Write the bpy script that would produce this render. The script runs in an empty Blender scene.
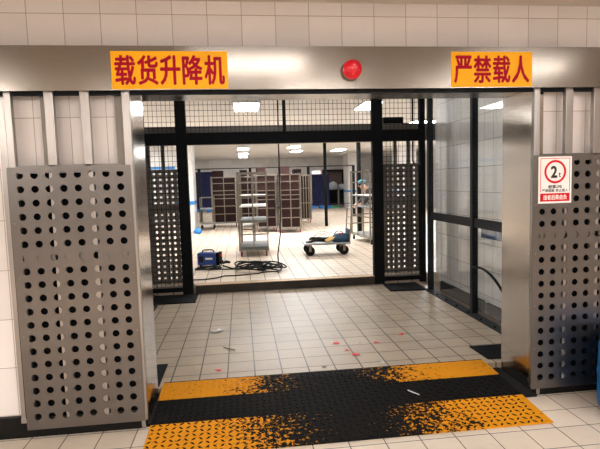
import bpy, math, random
from mathutils import Matrix, Vector
random.seed(7)
S = bpy.context.scene
COL = S.collection
PI = math.pi

# ------------------------------------------------------------------ camera
CAM_H = 1.65
yaw, pit, rol, FPX = 0.117524463, -0.085225667, -0.028906039, 496.719
fw = Vector((math.sin(yaw)*math.cos(pit), math.cos(yaw)*math.cos(pit), math.sin(pit)))
r0 = Vector((math.cos(yaw), -math.sin(yaw), 0)); u0 = r0.cross(fw)
rt = r0*math.cos(rol) + u0*math.sin(rol); up = u0*math.cos(rol) - r0*math.sin(rol)
cam = bpy.data.cameras.new('camera'); cam.sensor_width = 36; cam.lens = FPX*36/600
cam.clip_start = .05; cam.clip_end = 100
co = bpy.data.objects.new('camera', cam); COL.objects.link(co)
M = Matrix((rt, up, -fw)).transposed().to_4x4(); M.translation = (0, 0, CAM_H)
co.matrix_world = M
S.camera = co
# ------------------------------------------------------------------ world, exposure, light levels
w = bpy.data.worlds.new('world'); S.world = w; w.use_nodes = True
w.node_tree.nodes['Background'].inputs[0].default_value = (.8, .85, 1, 1)
w.node_tree.nodes['Background'].inputs[1].default_value = .02
S.view_settings.view_transform = 'Standard'; S.view_settings.look = 'None'
S.view_settings.gamma = 1; S.view_settings.use_curve_mapping = False
S.view_settings.exposure = 0.0
L_FRONT = 17.0          # front room ceiling lamps (emission)
L_HALL = 37.0           # hall ceiling lamps, added fill ones too
L_REAR = 135.0           # front room lamps further from the lift
L_LIFT = 28.0           # lamp high in the lift shaft
C_FRONT = (1, .94, .89)
C_HALL = (.97, .985, 1)
LAMPS_FRONT = [(.12, 1.65, 1.1, .3), (2.9, 1.5, 1.1, .3), (-3.4, -.9, .3, 1.2), (1.2, -1.2, 1.2, .3), (3.6, -1.2, 1.2, .3), (-1.6, -2.2, 1.2, .3)]
LAMPS_HALL = [(.17, 9.35, .42, .9), (2.47, 9.35, .30, .9), (.19, 20.4, .42, 1.0), (.21, 23.9, .42, 1.0), (.22, 26.4, .42, 1.0),
              (2.2, 20.0, .42, 1.0), (2.6, 22.7, .42, 1.0), (4.50, 22.4, .5, 1.0), (-3.6, 12.5, 1.2, 1.2), (-4.2, 16.8, 1.2, 1.2),
              (4.9, 12.5, 1.2, 1.2), (1.2, 13.6, 2.4, 1.2), (6.6, 17, 1.2, 1.2), (8.8, 19, 1.2, 1.2), (-5.2, 25.5, 1.2, .6)]  # the wide panels, from the left wall one on, are added fill light

# ------------------------------------------------------------------ materials
MAT = {}
def new_mat(name):
    m = bpy.data.materials.new(name); m.use_nodes = True; MAT[name] = m
    nt = m.node_tree
    return m, nt, nt.nodes['Principled BSDF']
def N(nt, t, **kw):
    n = nt.nodes.new(t)
    for k, v in kw.items():
        if k in n.inputs: n.inputs[k].default_value = v
        else: setattr(n, k, v)
    return n
def plain(name, col, rough=.5, metal=0, var=.12, nscale=9, bump=0, spec=.5):
    m, nt, b = new_mat(name)
    tc = N(nt, 'ShaderNodeTexCoord'); no = N(nt, 'ShaderNodeTexNoise', Scale=nscale, Detail=4.0)
    nt.links.new(tc.outputs['Object'], no.inputs['Vector'])
    mx = N(nt, 'ShaderNodeMix', data_type='RGBA')
    mx.inputs[6].default_value = tuple(c*(1-var) for c in col)+(1,)
    mx.inputs[7].default_value = tuple(min(1, c*(1+var)) for c in col)+(1,)
    nt.links.new(no.outputs['Fac'], mx.inputs[0]); nt.links.new(mx.outputs[2], b.inputs['Base Color'])
    b.inputs['Roughness'].default_value = rough; b.inputs['Metallic'].default_value = metal
    b.inputs['Specular IOR Level'].default_value = spec
    if bump:
        bp = N(nt, 'ShaderNodeBump', Strength=bump, Distance=.01)
        nt.links.new(no.outputs['Fac'], bp.inputs['Height']); nt.links.new(bp.outputs[0], b.inputs['Normal'])
    return m
def emis(name, col, s):
    m, nt, b = new_mat(name)
    b.inputs['Base Color'].default_value = (.8, .8, .8, 1)
    b.inputs['Emission Color'].default_value = (*col, 1); b.inputs['Emission Strength'].default_value = s
    return m
def tile(name, axes, wh, org, col, mortar, rough=.25, mort=.006, dirt=.25, dirtcol=(.35, .27, .2), bump=.25, blotch=.06):
    m, nt, b = new_mat(name)
    tc = N(nt, 'ShaderNodeTexCoord'); sp = N(nt, 'ShaderNodeSeparateXYZ'); cb = N(nt, 'ShaderNodeCombineXYZ')
    nt.links.new(tc.outputs['Object'], sp.inputs[0])
    for i, a in enumerate(axes):
        ad = N(nt, 'ShaderNodeMath', operation='SUBTRACT'); ad.inputs[1].default_value = org[i] - 200*wh[i]
        nt.links.new(sp.outputs[a], ad.inputs[0]); nt.links.new(ad.outputs[0], cb.inputs[i])
    br = N(nt, 'ShaderNodeTexBrick', offset=0.0, squash=1.0)
    br.offset_frequency = 2
    nt.links.new(cb.outputs[0], br.inputs['Vector'])
    br.inputs['Scale'].default_value = 1; br.inputs['Brick Width'].default_value = wh[0]; br.inputs['Row Height'].default_value = wh[1]
    br.inputs['Mortar Size'].default_value = mort/2; br.inputs['Mortar Smooth'].default_value = .1
    br.inputs['Color1'].default_value = tuple(c*(1-blotch) for c in col)+(1,)
    br.inputs['Color2'].default_value = tuple(min(1, c*(1+blotch)) for c in col)+(1,)
    br.inputs['Mortar'].default_value = (*mortar, 1)
    n1 = N(nt, 'ShaderNodeTexNoise', Scale=2.3, Detail=8.0, Roughness=.7); nt.links.new(tc.outputs['Object'], n1.inputs['Vector'])
    cr = N(nt, 'ShaderNodeValToRGB'); cr.color_ramp.elements[0].position = .5; cr.color_ramp.elements[1].position = .78
    nt.links.new(n1.outputs['Fac'], cr.inputs[0])
    mu = N(nt, 'ShaderNodeMath', operation='MULTIPLY'); mu.inputs[1].default_value = dirt
    nt.links.new(cr.outputs[0], mu.inputs[0])
    mx = N(nt, 'ShaderNodeMix', data_type='RGBA'); mx.inputs[7].default_value = (*dirtcol, 1)
    nt.links.new(mu.outputs[0], mx.inputs[0]); nt.links.new(br.outputs['Color'], mx.inputs[6])
    nt.links.new(mx.outputs[2], b.inputs['Base Color'])
    mr = N(nt, 'ShaderNodeMapRange'); mr.inputs['To Min'].default_value = rough-.07; mr.inputs['To Max'].default_value = rough+.25
    nt.links.new(n1.outputs['Fac'], mr.inputs[0]); nt.links.new(mr.outputs[0], b.inputs['Roughness'])
    inv = N(nt, 'ShaderNodeMath', operation='SUBTRACT'); inv.inputs[0].default_value = 1
    nt.links.new(br.outputs['Fac'], inv.inputs[1])
    bp = N(nt, 'ShaderNodeBump', Strength=bump, Distance=.003); nt.links.new(inv.outputs[0], bp.inputs['Height'])
    nt.links.new(bp.outputs[0], b.inputs['Normal'])
    return m
def steel(name, col, rough, stretch=(1, 60, 60), amt=.12):
    m, nt, b = new_mat(name)
    tc = N(nt, 'ShaderNodeTexCoord'); mp = N(nt, 'ShaderNodeMapping'); mp.inputs['Scale'].default_value = stretch
    nt.links.new(tc.outputs['Object'], mp.inputs[0])
    n1 = N(nt, 'ShaderNodeTexNoise', Scale=6.0, Detail=5.0); nt.links.new(mp.outputs[0], n1.inputs['Vector'])
    n2 = N(nt, 'ShaderNodeTexNoise', Scale=2.2, Detail=5.0); nt.links.new(tc.outputs['Object'], n2.inputs['Vector'])
    mx = N(nt, 'ShaderNodeMix', data_type='RGBA')
    mx.inputs[6].default_value = tuple(c*(1-amt) for c in col)+(1,); mx.inputs[7].default_value = tuple(min(1, c*(1+amt)) for c in col)+(1,)
    nt.links.new(n1.outputs['Fac'], mx.inputs[0]); nt.links.new(mx.outputs[2], b.inputs['Base Color'])
    b.inputs['Metallic'].default_value = 1
    mr = N(nt, 'ShaderNodeMapRange'); mr.inputs['To Min'].default_value = rough-.1; mr.inputs['To Max'].default_value = rough+.1
    nt.links.new(n2.outputs['Fac'], mr.inputs[0]); nt.links.new(mr.outputs[0], b.inputs['Roughness'])
    bp = N(nt, 'ShaderNodeBump', Strength=.02, Distance=.001); nt.links.new(n1.outputs['Fac'], bp.inputs['Height'])
    nt.links.new(bp.outputs[0], b.inputs['Normal'])
    return m
def glass(name, tint=(.97, .975, .97), tmul=1.0):
    m = bpy.data.materials.new(name); m.use_nodes = True; MAT[name] = m; nt = m.node_tree
    nt.nodes.remove(nt.nodes['Principled BSDF']); out = nt.nodes['Material Output']
    tr = N(nt, 'ShaderNodeBsdfTransparent'); tr.inputs[0].default_value = (*tint, 1)
    gl = N(nt, 'ShaderNodeBsdfGlossy'); gl.inputs['Roughness'].default_value = .03
    lw = N(nt, 'ShaderNodeLayerWeight'); pw = N(nt, 'ShaderNodeMath', operation='POWER'); pw.inputs[1].default_value = 5
    ml = N(nt, 'ShaderNodeMath', operation='MULTIPLY_ADD'); ml.inputs[1].default_value = .9; ml.inputs[2].default_value = .05
    lw.inputs[0].default_value = .5
    nt.links.new(lw.outputs['Facing'], pw.inputs[0]); nt.links.new(pw.outputs[0], ml.inputs[0])
    mx = N(nt, 'ShaderNodeMixShader')
    nt.links.new(ml.outputs[0], mx.inputs[0]); nt.links.new(tr.outputs[0], mx.inputs[1]); nt.links.new(gl.outputs[0], mx.inputs[2])
    nt.links.new(mx.outputs[0], out.inputs[0])
    return m

TW = (.2255, .327)
wall_x = tile('wall tile facing front', (0, 2), TW, (-1.301, 2.109), (.76, .71, .69), (.36, .30, .26), .3, .0045, .12, (.5, .4, .34))
wall_y = tile('wall tile facing sideways', (1, 2), TW, (5.5, 2.109), (.86, .83, .80), (.2, .17, .15), .3, .006, .2, (.5, .43, .37))
hall_x = tile('hall wall tile facing front', (0, 2), TW, (0, .18), (.70, .68, .66), (.55, .52, .49), .35, .004, .05)
hall_y = tile('hall wall tile facing sideways', (1, 2), TW, (0, .18), (.76, .74, .71), (.55, .52, .49), .35, .004, .05)
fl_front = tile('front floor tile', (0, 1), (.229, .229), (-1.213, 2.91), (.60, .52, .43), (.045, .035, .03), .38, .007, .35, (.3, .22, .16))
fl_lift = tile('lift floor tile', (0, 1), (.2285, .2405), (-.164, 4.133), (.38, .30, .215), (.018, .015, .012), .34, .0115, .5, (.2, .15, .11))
fl_hall = tile('hall floor tile', (0, 1), (.2285, .2285), (-.81, 7.5), (.62, .51, .40), (.035, .028, .02), .3, .013, .3, (.4, .3, .22))
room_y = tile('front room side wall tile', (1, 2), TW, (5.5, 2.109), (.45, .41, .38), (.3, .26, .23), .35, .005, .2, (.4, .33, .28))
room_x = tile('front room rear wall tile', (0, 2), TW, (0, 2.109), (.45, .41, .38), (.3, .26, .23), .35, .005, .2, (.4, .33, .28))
paint = plain('ceiling paint', (.60, .53, .47), .7, var=.03)
hpaint = plain('hall ceiling paint', (.76, .74, .72), .7, var=.03)
st_h = steel('brushed steel horizontal grain', (.25, .225, .20), .20, (1, 1, 60))
st_v = steel('brushed steel vertical grain', (.40, .355, .31), .19, (60, 60, 1))
st_p = steel('perforated sheet steel', (.172, .157, .147), .33, (60, 60, 1), .06)
st_b = steel('tube steel', (.36, .335, .315), .33, (60, 60, 1))
st_d = steel('dull hall gate and shaded upright steel', (.19, .175, .155), .5, (60, 60, 1))  # darker than the tube steel; on inner rear uprights this tone is painted shade
st_c = steel('trolley chrome', (.27, .24, .20), .38, (1, 1, 1))
dark = plain('dark painted steel', (.012, .0135, .016), .55, 0, .3, 12, 0, .15)
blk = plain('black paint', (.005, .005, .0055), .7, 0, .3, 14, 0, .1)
blkskirt = plain('black skirting paint', (.007, .0065, .006), .5, 0, .5, 10, 0, .15)
rubber = plain('black rubber', (.008, .008, .0085), .7, 0, .3, 30, 0, .15)
rust = plain('worn tan steel edge', (.42, .28, .15), .55, .2, .5, 14)
rustdark = plain('rusty dark angle steel', (.03, .022, .016), .6, .2, .7, 6)
yel = plain('yellow film', (.93, .43, .004), .45, 0, .03, 9, 0, .2)
red = plain('crimson lettering', (.36, .004, .022), .55, 0, .04, 9, 0, .1)
white = plain('white sheet', (.82, .80, .78), .35, 0, .02)
sred = plain('sign red', (.62, .006, .018), .45, 0, .03, 9, 0, .15)
sblack = plain('sign black', (.012, .012, .012), .5)
blue = plain('blue plastic', (.01, .17, .52), .35, 0, .08)
navy = plain('navy blue crate plastic', (.012, .014, .050), .6, 0, .25, 5, 0, .12)
navy2 = plain('welder blue', (.012, .05, .25), .35, 0, .12)
sblue = plain('bright blue stripe tile', (.01, .22, .62), .35, 0, .06)
dblue = plain('deep blue stripe', (.01, .07, .18), .4, 0, .1)
brown = plain('brown crate plastic', (.020, .007, .006), .6, 0, .35, 5, 0, .15)
grey = plain('grey shelf board', (.14, .152, .158), .5, 0, .15, 20, .1)
wsh = plain('white shelf liner', (.8, .8, .79), .5, 0, .05)
galv = plain('galvanised deck', (.36, .375, .38), .42, .7, .15, 20)
steelblue = plain('steel blue tool bag cloth', (.015, .05, .10), .7, 0, .2, 20, .2)
tan = plain('tan leather glove', (.52, .32, .08), .7, 0, .3, 20, .2)
green = plain('green plastic', (.02, .25, .10), .5)
darkred = plain('dark red caster', (.22, .02, .03), .5)
glassm = glass('clear partition glass')
grime = plain('grimy channel bed', (.20, .14, .10), .7, 0, .6, 7, .2)
skin = plain('skin', (.45, .26, .18), .5, 0, .08)
cloth = plain('black work cloth', (.012, .012, .014), .8, 0, .3, 30)
teal = plain('teal cap cloth', (.03, .15, .19), .8, 0, .1)
wrapm = plain('pale blue plastic bags', (.62, .68, .74), .35, 0, .15, 14, .3)
pinkw = plain('pinkish brown interior wall', (.42, .31, .27), .6, 0, .1)
redglow = emis('red sign glow', (1, .03, .02), 2.5)
whiteglow = emis('white sign glow', (1, .97, .92), 2.0)
lampf = emis('front lamp diffuser', C_FRONT, L_FRONT)
lampr = emis('rear lamp diffuser', C_FRONT, L_REAR)
lampl = emis('lift lamp diffuser', C_HALL, L_LIFT)
lamph = emis('hall lamp diffuser', C_HALL, L_HALL)
# red lens of the alarm lamp
m, nt, b = new_mat('red lens')
b.inputs['Base Color'].default_value = (.62, .003, .014, 1); b.inputs['Roughness'].default_value = .12
vt = N(nt, 'ShaderNodeTexVoronoi', Scale=75.0); bp = N(nt, 'ShaderNodeBump', Strength=.9, Distance=.006)
tc = N(nt, 'ShaderNodeTexCoord'); nt.links.new(tc.outputs['Object'], vt.inputs['Vector']); nt.links.new(vt.outputs['Distance'], bp.inputs['Height']); nt.links.new(bp.outputs[0], b.inputs['Normal'])
b.inputs['Coat Weight'].default_value = .6
b.inputs['Emission Color'].default_value = (1, .0, .02, 1); b.inputs['Emission Strength'].default_value = .10
redlens = m

def worn(name, yellow):
    """chequer-plate paint: two yellow bands at both ends, worn to black towards the middle"""
    m, nt, b = new_mat(name)
    tc = N(nt, 'ShaderNodeTexCoord'); sp = N(nt, 'ShaderNodeSeparateXYZ'); nt.links.new(tc.outputs['Object'], sp.inputs[0])
    def mth(op, a, bb=None, cl=False):
        n = N(nt, 'ShaderNodeMath', operation=op); n.use_clamp = cl
        for i, v in enumerate((a, bb)):
            if v is None: continue
            if isinstance(v, (int, float)): n.inputs[i].default_value = v
            else: nt.links.new(v, n.inputs[i])
        return n.outputs[0]
    x, y = sp.outputs[0], sp.outputs[1]
    n1 = N(nt, 'ShaderNodeTexNoise', Scale=3.0, Detail=3.0); nt.links.new(tc.outputs['Object'], n1.inputs['Vector'])
    n2 = N(nt, 'ShaderNodeTexNoise', Scale=34.0, Detail=5.0, Roughness=.7); nt.links.new(tc.outputs['Object'], n2.inputs['Vector'])
    # distance from the nearer end, in metres (plate runs x 0 .. 2.715)
    ctr = mth('ABSOLUTE', mth('SUBTRACT', x, 1.36))
    wear = mth('ADD', mth('MULTIPLY', mth('SUBTRACT', n1.outputs['Fac'], .5), .9), mth('MULTIPLY', mth('SUBTRACT', n2.outputs['Fac'], .5), 3.4))
    # side term: the right-hand patches reach further inwards
    lim = mth('MULTIPLY', mth('SUBTRACT', ctr, mth('ADD', .60, mth('MULTIPLY', mth('LESS_THAN', y, .5), yellow))), 1.25)
    paintm = mth('GREATER_THAN', mth('ADD', mth('MINIMUM', lim, .50), wear), .0)
    band = mth('GREATER_THAN', mth('ABSOLUTE', mth('SUBTRACT', y, .535)), .165)
    edge = mth('LESS_THAN', y, .992)
    mask = mth('MULTIPLY', mth('MULTIPLY', paintm, band), edge)
    mx = N(nt, 'ShaderNodeMix', data_type='RGBA'); nt.links.new(mask, mx.inputs[0])
    mx.inputs[6].default_value = (.0065, .006, .0055, 1); mx.inputs[7].default_value = (.58, .235, .010, 1)
    m3 = N(nt, 'ShaderNodeMix', data_type='RGBA', blend_type='MULTIPLY'); m3.inputs[0].default_value = .5
    nt.links.new(mx.outputs[2], m3.inputs[6]); nt.links.new(n2.outputs['Color'], m3.inputs[7])
    nt.links.new(mx.outputs[2], b.inputs['Base Color'])
    b.inputs['Roughness'].default_value = .6
    b.inputs['Specular IOR Level'].default_value = .04
    return m
worn_plate = worn('worn chequer plate paint', 0.0)
worn_lug = worn('worn chequer lug paint', 1.0)

# ------------------------------------------------------------------ mesh builder
class MB:
    def __init__(s): s.v = []; s.f = []; s.mi = []; s.m = 0
    def add(s, vs, fs):
        o = len(s.v); s.v += [tuple(v) for v in vs]
        for f in fs: s.f.append(tuple(i+o for i in f)); s.mi.append(s.m)
        return s
    def box(s, x0, x1, y0, y1, z0, z1):
        return s.add([(x0,y0,z0),(x1,y0,z0),(x1,y1,z0),(x0,y1,z0),(x0,y0,z1),(x1,y0,z1),(x1,y1,z1),(x0,y1,z1)],
              [(0,3,2,1),(4,5,6,7),(0,1,5,4),(1,2,6,5),(2,3,7,6),(3,0,4,7)])
    def tube(s, pts, r, n=8, cap=True):
        pts = [Vector(p) for p in pts]; rings = []
        u = None
        for i, p in enumerate(pts):
            d = (pts[min(i+1, len(pts)-1)] - pts[max(i-1, 0)]).normalized()
            if u is None:
                u = d.cross(Vector((0, 0, 1)) if abs(d.z) < .9 else Vector((1, 0, 0))).normalized()
            u = (u - d*u.dot(d)).normalized(); v = d.cross(u)
            rr = r[i] if isinstance(r, (list, tuple)) else r
            rings.append([p + (u*math.cos(2*PI*k/n) + v*math.sin(2*PI*k/n))*rr for k in range(n)])
        vs = [q for ring in rings for q in ring]; fs = []
        for i in range(len(pts)-1):
            for k in range(n):
                a, b2 = i*n+k, i*n+(k+1) % n
                fs.append((a, b2, b2+n, a+n))
        if cap:
            fs.append(tuple(range(n-1, -1, -1))); fs.append(tuple((len(pts)-1)*n+k for k in range(n)))
        return s.add(vs, fs)
    def bar(s, p, q, w, h=None):
        """square tube between two points"""
        h = h or w; p = Vector(p); q = Vector(q); d = (q-p).normalized()
        u = d.cross(Vector((0, 0, 1)) if abs(d.z) < .9 else Vector((0, 1, 0))).normalized(); v = d.cross(u)
        vs = []
        for c in (p, q):
            for a, b2 in ((-1,-1),(1,-1),(1,1),(-1,1)): vs.append(c + u*a*w/2 + v*b2*h/2)
        return s.add(vs, [(0,3,2,1),(4,5,6,7),(0,1,5,4),(1,2,6,5),(2,3,7,6),(3,0,4,7)])
    def lathe(s, prof, n=24, c=(0,0,0), axis='z'):
        """prof: list of (r, h)"""
        vs = []
        for r, h in prof:
            for k in range(n):
                a = 2*PI*k/n; x, y = r*math.cos(a), r*math.sin(a)
                p = (x, y, h) if axis == 'z' else ((x, -h, y) if axis == '-y' else (h, x, y))
                vs.append((p[0]+c[0], p[1]+c[1], p[2]+c[2]))
        fs = []
        for i in range(len(prof)-1):
            for k in range(n):
                a, b2 = i*n+k, i*n+(k+1) % n; fs.append((a, b2, b2+n, a+n))
        fs.append(tuple(range(n-1, -1, -1))); fs.append(tuple((len(prof)-1)*n+k for k in range(n)))
        return s.add(vs, fs)
    def build(s, name, mats, parent=None, smooth=False, bevel=0, loc=None):
        me = bpy.data.meshes.new(name); me.from_pydata(s.v, [], s.f); me.update()
        import bmesh
        bm = bmesh.new(); bm.from_mesh(me); bmesh.ops.recalc_face_normals(bm, faces=bm.faces); bm.to_mesh(me); bm.free()
        if not isinstance(mats, (list, tuple)): mats = [mats]
        for m_ in mats: me.materials.append(m_)
        me.polygons.foreach_set('material_index', s.mi)
        if smooth: me.polygons.foreach_set('use_smooth', [True]*len(me.polygons))
        o = bpy.data.objects.new(name, me); COL.objects.link(o)
        if parent is not None: o.parent = parent
        if loc: o.location = loc
        if bevel:
            bv = o.modifiers.new('bevel', 'BEVEL'); bv.width = bevel; bv.segments = 2; bv.limit_method = 'ANGLE'
        return o
def tag(o, label, cat, group=None, kind=None):
    o['label'] = label; o['category'] = cat
    if group: o['group'] = group
    if kind: o['kind'] = kind
    return o
def thing(name, label, cat, loc=(0,0,0), rz=0, group=None):
    o = bpy.data.objects.new(name, None); COL.objects.link(o); o.empty_display_size = .1
    o.location = loc; o.rotation_euler = (0, 0, rz)
    return tag(o, label, cat, group)
def struct(name, mb, mat, label, cat, **kw):
    o = mb.build(name, mat, **kw); o['kind'] = 'structure'; o['label'] = label; o['category'] = cat
    return o
def dup(o, label=None, loc=None, rz=None, group=None, parent=None):
    c = o.copy(); COL.objects.link(c)
    if parent is not None: c.parent = parent
    if label: c['label'] = label
    if group: c['group'] = group
    if loc is not None: c.location = loc
    if rz is not None: c.rotation_euler = (0, 0, rz)
    for ch in list(o.children): dup(ch, parent=c)
    return c
def text_mesh(body, size, bold=0.0):
    """lettering turned into mesh lists, centred on the origin in the xz plane, facing -y"""
    cu = bpy.data.curves.new('lettering', 'FONT'); cu.body = body; cu.size = size; cu.offset = bold
    cu.align_x = 'CENTER'; cu.align_y = 'CENTER'; cu.resolution_u = 3
    ob = bpy.data.objects.new('lettering', cu); COL.objects.link(ob)
    bpy.context.view_layer.update()
    me = bpy.data.meshes.new_from_object(ob.evaluated_get(bpy.context.evaluated_depsgraph_get()))
    vs = [tuple(v.co) for v in me.vertices]; fs = [tuple(p.vertices) for p in me.polygons]
    bpy.data.objects.remove(ob); bpy.data.curves.remove(cu); bpy.data.meshes.remove(me)
    x0 = min(v[0] for v in vs); x1 = max(v[0] for v in vs); y0 = min(v[1] for v in vs); y1 = max(v[1] for v in vs)
    return [((v[0]-(x0+x1)/2), (v[1]-(y0+y1)/2)) for v in vs], fs, x1-x0, y1-y0
def lettering(body, x0, x1, z0, z1, y, bold=0.02):
    vs, fs, w_, h_ = text_mesh(body, 1, 0)
    bx = bold*(x1-x0)/w_; x0 += bx; x1 -= bx; z0 += bx; z1 -= bx
    cx, cz, sx, sz = (x0+x1)/2, (z0+z1)/2, (x1-x0)/w_, (z1-z0)/h_
    V, F = [], []
    for k in range(9):
        dx, dz = (0, 0) if k == 8 else (bx*math.cos(k*PI/4), bx*math.sin(k*PI/4))
        o = len(V); V += [(cx+a*sx+dx, y-k*.00002, cz+b_*sz+dz) for a, b_ in vs]; F += [tuple(i+o for i in f) for f in fs]
    return V, F

# ------------------------------------------------------------------ setting
XL, XR = -.70, 2.15           # lift opening
CZ = 2.85                     # front ceiling
HZ, HC = .18, 3.10            # hall floor / ceiling
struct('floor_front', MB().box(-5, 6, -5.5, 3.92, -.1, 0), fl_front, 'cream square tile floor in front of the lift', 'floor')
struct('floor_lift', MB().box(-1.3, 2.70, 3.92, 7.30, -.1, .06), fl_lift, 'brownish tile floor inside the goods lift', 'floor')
struct('floor_channel', MB().box(2.70, 3.05, 3.92, 7.3, -.1, .05), grime, 'grimy bed beside the lift floor under the glass partition', 'floor')
struct('floor_hall', MB().box(-7, 10, 7.42, 30.2, 0, HZ), fl_hall, 'bright cream tile floor of the hall behind', 'floor')
f = MB().box(-5, XL-.03, 3.42, 3.86, 0, 4.2).box(XR+.03, 6, 3.42, 3.86, 0, 4.2).box(XL-.03, XR+.03, 3.42, 3.86, 2.30, 4.2)
struct('wall_front', f, wall_x, 'beige tiled wall around the lift opening', 'wall')
struct('wall_left', MB().box(-5.1, -5, -5.5, 3.86, 0, CZ), room_y, 'tiled left wall of the front room', 'wall')
struct('wall_right', MB().box(6, 6.1, -5.5, 3.86, 0, CZ), room_y, 'tiled right wall of the front room', 'wall')
struct('wall_rear', MB().box(-5, 6, -5.6, -5.5, 0, CZ), room_x, 'tiled rear wall of the front room', 'wall')
struct('ceiling_front', MB().box(-5, 6, -5.5, 3.42, CZ, CZ+.1), paint, 'pale ceiling of the front room', 'ceiling')
struct('wall_shaft_left', MB().box(-1.6, -1.5, 3.86, 7.42, -.1, 4.2), wall_y, 'tiled left wall of the lift shaft', 'wall')
struct('wall_shaft_right', MB().box(3.05, 3.15, 3.86, 7.42, -.1, 4.2), wall_y, 'white tiled shaft wall behind the glass partition', 'wall')
struct('ceiling_shaft', MB().box(-1.6, 3.15, 3.86, 7.42, 4.2, 4.3), blk, 'dark top of the lift shaft', 'ceiling')
struct('floor_pit', MB().box(-1.5, -1.3, 3.86, 7.42, -.1, .05), blk, 'dark gap beside the lift floor', 'floor')
f = MB().box(-7, -1.5, 7.42, 7.52, HZ, 4.2).box(3.05, 10, 7.42, 7.52, HZ, 4.2).box(-1.5, 3.05, 7.42, 7.52, 3.1, 4.2)
struct('wall_hall_near', f, hall_x, 'hall wall around the rear lift opening', 'wall')
struct('wall_hall_far', MB().box(-7, 5.0, 30, 30.1, HZ, HC).box(6.35, 10, 30, 30.1, HZ, HC).box(5.0, 6.35, 30, 30.1, 2.35, HC), hall_x, 'far white wall of the hall', 'wall')
struct('wall_hall_left', MB().box(-7.1, -7, 7.42, 30.1, HZ, HC), hall_y, 'left wall of the hall', 'wall')
struct('wall_hall_right', MB().box(10, 10.1, 7.42, 30.1, HZ, HC), hall_y, 'right wall of the hall', 'wall')
struct('ceiling_hall', MB().box(-7, 10, 7.42, 30.1, HC, HC+.1), hpaint, 'pale ceiling of the hall', 'ceiling')
# skirting of the front wall: black painted base course
struct('baseboard_left', MB().box(-5, XL-.03, 3.385, 3.42, 0, .145), blkskirt, 'black skirting at the foot of the wall left of the lift', 'skirting', bevel=.004)
struct('baseboard_right', MB().box(XR+.03, 6, 3.385, 3.42, 0, .10), blkskirt, 'black skirting at the foot of the wall right of the lift', 'skirting', bevel=.004)
# hall: white partition seen left, columns
struct('wall_partition', MB().box(-7, -2.35, 19.0, 19.15, HZ, HC), hall_x, 'white tiled partition at the left of the hall', 'wall')
def column(x0, x1, y0, y1, lab, band=True):
    t = thing('column', lab, 'column', ((x0+x1)/2, (y0+y1)/2, HZ)); t['kind'] = 'structure'
    a, b2 = (x1-x0)/2, (y1-y0)/2
    o = MB().box(-a, a, -b2, b2, 0, HC-HZ).build('shaft', hall_x, t)
    if band: MB().box(-a-.006, a+.006, -b2-.006, b2+.006, .855, .965).build('stripe', sblue, t)['label'] = 'bright blue stripe round the column'
column(-2.0, -1.47, 16.0, 17.0, 'white tiled column with blue stripe left of the trolleys')
column(5.72, 6.35, 26.0, 27.2, 'white tiled column with blue stripe right of the bins')
column(7.2, 8.0, 22.0, 23.0, 'white tiled column with blue stripe seen through the right gate', True)
struct('trim_stripe', MB().box(-7, -2.35, 18.985, 19.0, 2.27, 2.36), sblue, 'blue stripe along the white hall partition', 'stripe')

# ------------------------------------------------------------------ ceiling lamps
def lamp(x, y, dx, dy, z, mat, lab, grp):
    t = thing('ceiling_light', lab, 'light', (x, y, z), 0, grp)
    MB().box(-dx/2-.03, dx/2+.03, -dy/2-.03, dy/2+.03, -.05, 0).build('housing', white, t)
    MB().box(-dx/2, dx/2, -dy/2, dy/2, -.06, -.048).build('diffuser', mat, t)
FRONTLAB = ['over the middle of the lift header', 'over the right end of the lift header', 'running lengthways at the left', 'in the middle of the front room', 'near the right wall of the front room', 'at the rear left of the front room']
for (x, y, dx, dy), l in zip(LAMPS_FRONT, FRONTLAB): lamp(x, y, dx, dy, CZ, lampf if y > 0 else lampr, 'white fluorescent ceiling light '+l, 'front room ceiling lights')
HALLLAB = ['seen through the upper mesh left of its centre post', 'seen through the upper mesh right of centre', 'lowest in height order of three in a row above the brown trolleys', 'second of three in a row above the brown trolleys',
           'farthest of three in a row above the brown trolleys', 'above the middle pair, its nearer one', 'above the middle pair, its farther one', 'right of the tall black pole', 'added as fill near the left hall wall',
           'added as fill in front of the white partition', 'added as fill near the right gate leaf', 'added as fill over the middle of the hall', 'added as fill over the right side of the hall', 'added as fill beside the right hall wall', 'added as fill in the far left corner']
HALLLAB[2] = 'nearest of three in a row above the brown trolleys'
for (x, y, dx, dy), l in zip(LAMPS_HALL, HALLLAB): lamp(x, y, dx, dy, HC, lamph, 'glowing hall ceiling light '+l, 'hall ceiling lights')

lamp(.75, 5.4, 1.2, .5, 4.19, lampl, 'bright lamp high in the lift shaft', None)
# ------------------------------------------------------------------ lift front: surround, header, signs, lamp
t = thing('door_surround', 'brushed stainless steel lining around the lift opening', 'door surround', (0, 3.4, 0))
def P(o): return o   # parts are given in coordinates relative to their thing
ox, oy = 0, 3.4
MB().box(XL-.03, XL, -.02, .49, 0, 2.28).build('jamb', st_v, t, bevel=.003)
MB().box(XR, XR+.03, -.02, .49, 0, 2.28).build('jamb', st_v, t, bevel=.003)
MB().box(XL-.03, XR+.03, 0.02, .46, 2.28, 2.30).build('soffit', st_h, t)
HY0, HY1, HB, HT = 3.27, 3.42, 2.253, 2.525
t = thing('lift_header', 'long brushed steel header box across the top of the lift', 'header', (0, HY0, 0))
f = MB().box(-4.5, 5.5, 0, .004, HB, HT).box(-4.5, 5.5, 0.004, .15, HT-.004, HT)
f.box(-4.5, 5.5, .004, .03, HB, HB+.004).build('cover', st_h, t)
MB().box(-4.5, 5.5, .06, .075, HB-.02, HB+.08).build('track', dark, t)
MB().box(-4.5, 5.5, .10, .15, HB+.02, HB+.10).build('track', dark, t)
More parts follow.
